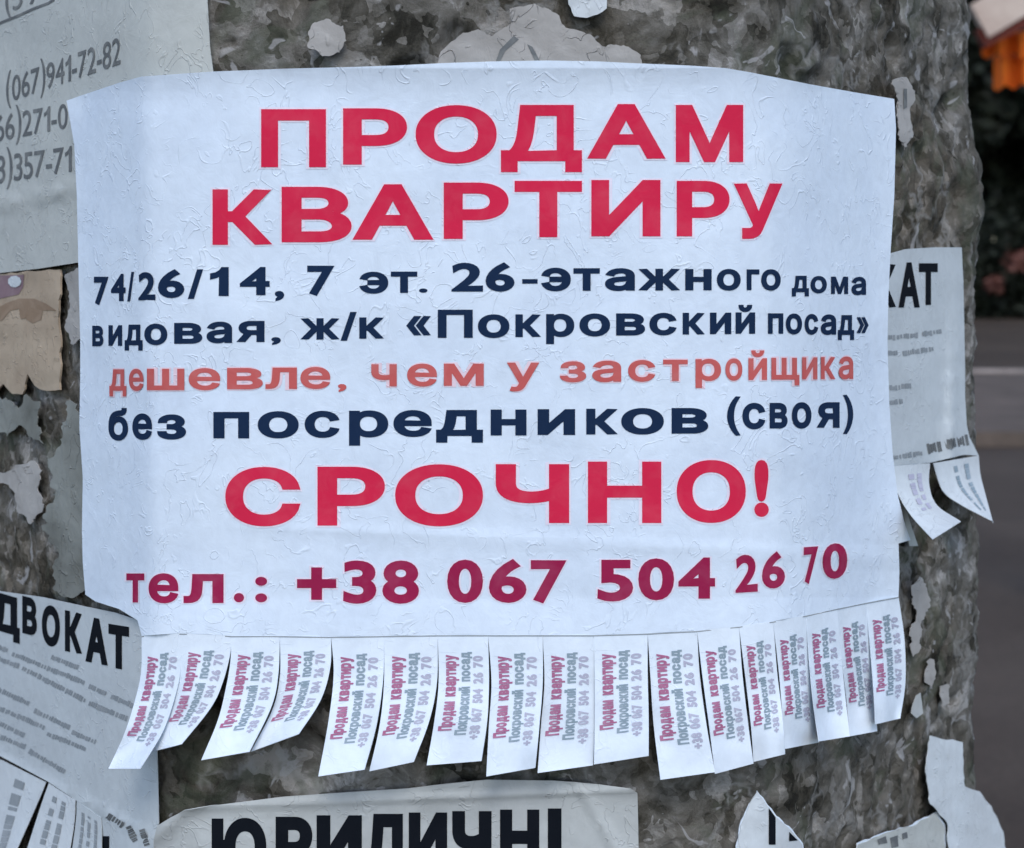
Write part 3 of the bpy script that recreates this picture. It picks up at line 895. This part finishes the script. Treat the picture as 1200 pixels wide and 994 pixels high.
def strip_print(S, liftf, par, which, bold, idx):
    """rows of tiny print running up the strip"""
    mats = {'red': M['strip_red'], 'grey': M['strip_grey'], 'violet': M['strip_violet']}
    if which == 'red': words = [('квартиру', .15, .47), ('Продам', .51, .74)]; uc, uw = .22, .22
    elif which == 'grey': words = [('посад', .13, .36), ('Покровский', .40, .78)]; uc, uw = .52, .19
    else: words = [('70', .16, .25), ('26', .29, .38), ('504', .42, .53), ('067', .57, .68), ('+38', .71, .82)]; uc, uw = .78, .18
    AP, AF = [], []
    for txt, v0, v1 in words:
        W = word(txt, 0, 1, 1, 0, 1, 0, bold)
        for c, a, b, yt, yb in W:
            V, Fc = glyph(c, bold); mn, mx = V.min(0), V.max(0)
            X = a + (V[:, 0] - mn[0]) / (mx[0] - mn[0]) * (b - a)
            Y = V[:, 1] / .728
            v = v1 - X * (v1 - v0); u = uc + uw / 2 - Y * uw
            b0 = len(AP); AP += list(zip(u, v)); AF += [tuple(i + b0 for i in reversed(f)) for f in Fc]
    Q = np.array([S(u, v) for u, v in AP]); L = np.array([liftf(u, v) for u, v in AP])
    pts = hit(Q[:, 0], Q[:, 1], L + .00022)
    # keep every face turned to the viewer
    n = np.cross(pts[AF[0][1]] - pts[AF[0][0]], pts[AF[0][2]] - pts[AF[0][0]])
    if n[1] > 0: AF = [tuple(reversed(f)) for f in AF]
    mesh_obj('small_print', pts, AF, mats[which], par)

for i, (Le, Re) in enumerate(E):
    S = strip_mesh(Le, Re)
    UV, P, f = grid(S, 7, 22)
    seed = i * 3.7
    tq = pM.off(np.array([Le[0], Re[0]]))
    def liftf(u, v, a=float(tq[0]), b=float(tq[1]), L=LIFT[i], sd=seed):
        base = a + (b - a) * u
        return base + .0004 * math.sin(v * 3.1) + L * v ** 1.8 + .0034 * v * noise.noise(Vector((u * 1.5, v * 2.4, sd))) + .0035 * v * v * (u - .5) * math.sin(sd * 2.3) \
            + .0016 * v * (4 * (u - .5) ** 2) * (1 if math.sin(sd) > -.4 else -.6)
    L = np.array([liftf(u, v) for u, v in UV])
    o = mesh_obj('tear_off_strip', hit(P[:, 0], P[:, 1], L), f, M['strip'], rM, thick=.00022)
    for w in ('red', 'grey', 'violet'):
        strip_print(S, liftf, o, w, (.062, .055, .05)[('red', 'grey', 'violet').index(w)], i)
# printed dashes along the tear line
P_, f_ = stroke([(x, y + 1.2) for x, y in TEAR], 1.2)
pM.lay('tear_line', P_, f_, M['grey_ink'], rM)

# ------------------------------------------------------------------ torn scraps and residue
def scrap(label, poly, mat, amp=3, seed=0, lift=.0006, marks=None, group='torn paper scraps stuck on the bare concrete', cat='paper scrap', name='paper_scrap', step=8):
    p = Paper(lift, seed + 30, .0005, 35)
    rg = ragged(poly, amp, 5, seed)
    if mat in (M['residue'], M['residue_green']): rg = ragged(rg, 3.2, 2.2, seed + 70)
    if marks:
        cx = sum(a for a, b in poly) / len(poly); cy = max(b for a, b in poly)
        r = flyer_root(name, label, cat, cx, cy, group=group)
        Paper(lift - .0003, seed + 30, .0005, 35).build('torn_edge', ragged(ragged([(a + (a - cx) * .03, b - 1.5) for a, b in poly], 2, 5, seed + 50), 2.2, 3, seed + 60), M['strip'] if mat in (M['scrap'], M['grey']) else M['residue'], r, step=step)
        p.build('sheet', rg, mat, r, step=step)
        for mk, mm in marks:
            Pm, fm = sheet_2d(mk, 12); p.lay('printed_mark', Pm, fm, M[mm], r)
        return r
    o = p.build(name, rg, mat, None, step=step)
    return tag(o, label, cat, group)
scrap('small pale square scrap on bare concrete near the top, left of centre', [(366, 28), (382, 22), (402, 30), (406, 48), (398, 62), (378, 66), (362, 56), (361, 40)], M['residue'], 3, 1)
scrap('bright bluish scrap cut by the top edge of the picture', [(662, -30), (712, -30), (711, 10), (700, 17), (688, 21), (673, 19), (666, 5)], M['scrap'], 1.5, 2)
scrap('wide dull remnant with two dark ink strokes above the large white flyer', [(512, 90), (520, 62), (545, 40), (562, 36), (578, 44), (600, 28), (598, 12), (626, 6), (652, 18), (662, 34), (690, 42), (704, 56), (728, 54), (748, 66), (750, 90)], M['residue'], 6, 3,
      marks=[([(581, 72), (586, 58), (602, 42), (608, 46), (592, 60), (585, 74)], 'faded_black'), ([(618, 52), (624, 55), (633, 72), (628, 74)], 'faded_black')])
scrap('pale streak with a dark stroke beside the upper right corner of the large flyer', [(1046, 96), (1062, 92), (1072, 108), (1066, 130), (1070, 158), (1060, 176), (1053, 150), (1052, 116)], M['residue'], 3, 4,
      marks=[([(1059, 104), (1063, 104), (1063, 126), (1059, 128)], 'faded_black')])
scrap('long torn white scrap hanging at the bottom right edge of the pole', [(1090, 862), (1104, 866), (1128, 870), (1129, 900), (1131, 922), (1148, 928), (1162, 945), (1176, 975), (1181, 1040), (1114, 1040), (1110, 964), (1090, 942), (1085, 900)], M['scrap'], 2, 5, lift=.0018)
r_ = scrap('torn flyer corner with bits of print left of the long white scrap', [(996, 1040), (1006, 990), (1040, 976), (1070, 968), (1097, 953), (1106, 968), (1110, 1040)], M['grey'], 2, 6,
      marks=[([(1028, 984), (1038, 980), (1040, 988), (1030, 990)], 'faded_black'), ([(1043, 982), (1052, 979), (1053, 992), (1045, 994)], 'faded_black'), ([(1057, 977), (1063, 975), (1064, 982), (1058, 984)], 'faded_black')])
scrap('pointed torn scrap with a thick black letter stroke at the bottom edge', [(856, 1040), (868, 968), (878, 944), (888, 928), (900, 945), (910, 958), (928, 974), (940, 990), (950, 1040)], M['scrap'], 1.5, 7,
      marks=[([(901, 947), (909, 958), (909, 990), (901, 990)], 'black'), ([(925, 975), (935, 985), (925, 986)], 'black')])
scrap('short pale streak of paper right of the last strips', [(1068, 690), (1078, 676), (1086, 684), (1090, 712), (1080, 730), (1078, 762), (1070, 770), (1066, 745), (1074, 720)], M['residue'], 3, 8)
scrap('small leaf shaped pale scrap, topmost of three beside the last strip', [(1086, 776), (1094, 773), (1097, 790), (1092, 806), (1084, 800)], M['residue'], 1.5, 9)
scrap('small pale scrap, lower left of three beside the last strip', [(1074, 815), (1079, 812), (1082, 836), (1074, 842), (1068, 836)], M['grey3'], 1.5, 10)
scrap('small pale scrap, lower right of three beside the last strip', [(1102, 804), (1112, 802), (1113, 824), (1104, 828)], M['residue'], 1.5, 11)
scrap('grey green peeling residue along the left edge of the large flyer', [(78, 470), (90, 474), (99, 520), (102, 600), (104, 690), (84, 700), (62, 690), (66, 640), (48, 616), (62, 580), (56, 545), (72, 520)], M['residue_green'], 7, 12, lift=.0005)
scrap('pale flaking residue under the cardboard scrap', [(-60, 470), (6, 466), (22, 480), (30, 462), (46, 470), (44, 500), (50, 520), (34, 512), (22, 498), (8, 512), (-8, 496), (-60, 500)], M['residue_green'], 5, 13, lift=.0004)
scrap('pale ragged band of residue at the left edge, midway down', [(-60, 552), (-6, 556), (16, 548), (36, 540), (50, 552), (44, 572), (52, 592), (36, 614), (22, 602), (18, 578), (4, 566), (-60, 572)], M['residue'], 4, 14, lift=.0005)
scrap('pale patch of residue between the cardboard scrap and the large flyer', [(76, 322), (94, 312), (98, 370), (98, 392), (86, 404), (76, 384), (82, 356)], M['residue'], 3, 15, lift=.0005)

# ------------------------------------------------------------------ street beyond the pole
# awning of a street stall: pale board on top, dark red band, orange valance with folds
aw = thing('awning', 'orange stall awning with a pale top board at the top right corner', 'awning', (2.75, 6.4, 0))
def bar(name, a, b, w, h, mat, par):
    a, b = Vector(a), Vector(b); d = (b - a).normalized()
    s = d.cross(Vector((0, 0, 1)));  s = s.normalized() if s.length > .01 else Vector((1, 0, 0))
    t = s.cross(d).normalized(); V = []
    for p in (a, b):
        for u, v in ((-1, -1), (1, -1), (1, 1), (-1, 1)): V.append(tuple(p + s * u * w / 2 + t * v * h / 2))
    return mesh_obj(name, V, [(3, 2, 1, 0), (4, 5, 6, 7), (0, 1, 5, 4), (1, 2, 6, 5), (2, 3, 7, 6), (3, 0, 4, 7)], mat, par, smooth=False)
a0 = far(1146, 26, 6.0); a1 = far(1290, -60, 6.0)
bar('top_board', a0, a1, .05, .15, M['board'], aw)
b0 = far(1148, 46, 6.02); b1 = far(1290, -26, 6.02)
bar('fascia', b0, b1, .06, .08, M['maroon'], aw)
def valance(y_top, y_bot, x0, x1, ph, dist):
    V, Fs = [], []; nn = 40
    for i in range(nn + 1):
        t = i / nn; px = x0 + (x1 - x0) * t
        dd = dist + .03 * math.sin(i * .9 + ph)
        yt = y_top[0] + (y_top[1] - y_top[0]) * t; yb = y_bot[0] + (y_bot[1] - y_bot[0]) * t + 3 * math.sin(i * 1.1)
        V += [tuple(far(px, yt, dd)), tuple(far(px, yb, dd + .04))]
        if i: k = 2 * i; Fs.append((k - 2, k - 1, k + 1, k))
    return mesh_obj('valance', V, Fs, M['orange'], aw, thick=.006)
valance((42, 26), (66, 66), 1152, 1300, 0, 6.08)
valance((66, 62), (104, 92), 1164, 1300, 1.3, 6.16)
for px in (1262, 1292):
    t = far(px, 30, 6.2); bar('post', (t.x, t.y, 0), t, .05, .05, M['steel'], aw)

def leafy(name, label, cx, cy, rx, ry, z0, z1, n, seed, leaf=.22, group=None, cat='tree'):
    rr = random.Random(seed)
    r = thing(name, label, cat, (cx, cy, 0), group)
    # trunk
    V, Fs = [], []; k = 8
    for j, z in enumerate((0, z1 * .25, z1 * .5, z1 * .75)):
        w = .22 * (1 - j * .22)
        for i in range(k):
            a = i / k * 2 * math.pi
            V.append((cx + w * math.cos(a) + .1 * math.sin(z), cy + w * math.sin(a), z))
    for j in range(3):
        for i in range(k):
            Fs.append((j * k + i, j * k + (i + 1) % k, (j + 1) * k + (i + 1) % k, (j + 1) * k + i))
    mesh_obj('trunk', V, Fs, M['bark'], r)
    V, Fs = [], []
    clumps = [(cx + rx * rr.uniform(-.85, .85), cy + ry * rr.uniform(-.85, .85), rr.uniform(z0 + .3, z1 - .5), rr.uniform(.5, 1.0) * rx * .5) for _ in range(26)]
    for _ in range(n):
        c = rr.choice(clumps)
        d = Vector((rr.gauss(0, 1), rr.gauss(0, 1), rr.gauss(0, 1))).normalized() * c[3] * rr.uniform(.55, 1.05)
        p = Vector(c[:3]) + d
        if p.z < .05: p.z = .05 + rr.random() * .3
        a = Vector((rr.gauss(0, 1), rr.gauss(0, 1), rr.gauss(0, 1))).normalized() * leaf * rr.uniform(.6, 1.2)
        b = a.cross(Vector((rr.gauss(0, 1), rr.gauss(0, 1), rr.gauss(0, 1)))).normalized() * leaf * .45
        q = len(V); V += [tuple(p - a), tuple(p + b), tuple(p + a), tuple(p - b)]; Fs.append((q, q + 1, q + 2, q + 3))
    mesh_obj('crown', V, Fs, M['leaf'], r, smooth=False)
    return r
TG = 'dark trees across the street'
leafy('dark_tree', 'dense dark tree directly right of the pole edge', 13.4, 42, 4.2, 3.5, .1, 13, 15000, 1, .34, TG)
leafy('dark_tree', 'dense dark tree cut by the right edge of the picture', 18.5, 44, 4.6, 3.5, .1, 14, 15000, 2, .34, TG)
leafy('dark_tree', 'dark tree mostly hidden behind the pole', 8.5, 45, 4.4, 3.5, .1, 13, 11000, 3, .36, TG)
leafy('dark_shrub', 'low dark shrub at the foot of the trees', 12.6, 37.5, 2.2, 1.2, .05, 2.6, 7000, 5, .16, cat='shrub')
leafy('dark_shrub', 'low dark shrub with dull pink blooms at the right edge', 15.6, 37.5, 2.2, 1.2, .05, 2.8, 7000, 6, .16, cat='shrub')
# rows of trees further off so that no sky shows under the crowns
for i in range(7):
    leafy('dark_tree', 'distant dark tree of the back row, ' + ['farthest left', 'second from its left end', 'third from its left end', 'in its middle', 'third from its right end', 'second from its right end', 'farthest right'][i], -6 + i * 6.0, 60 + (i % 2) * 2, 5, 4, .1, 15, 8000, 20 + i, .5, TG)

def bloom(px, py, dist, r, label):
    c = far(px, py, dist); rr = random.Random(int(px)); V, Fs = [], []
    for _ in range(90):
        d = Vector((rr.gauss(0, 1), rr.gauss(0, 1), rr.gauss(0, 1))).normalized() * r * rr.uniform(.4, 1)
        a = Vector((rr.gauss(0, 1), rr.gauss(0, 1), rr.gauss(0, 1))).normalized() * r * .4; b = a.cross(d).normalized() * r * .3
        q = len(V); V += [tuple(c + d - a), tuple(c + d + b), tuple(c + d + a), tuple(c + d - b)]; Fs.append((q, q + 1, q + 2, q + 3))
    o = mesh_obj('flower_cluster', V, Fs, M['petal'], None, smooth=False)
    return tag(o, label, 'flowers', 'dull pink flower clusters in the shrubs')
bloom(1192, 306, 35.5, .30, 'larger dull pink flower cluster at the right edge of the picture')
bloom(1166, 333, 35.8, .24, 'smaller dull pink flower cluster beside the pole edge')
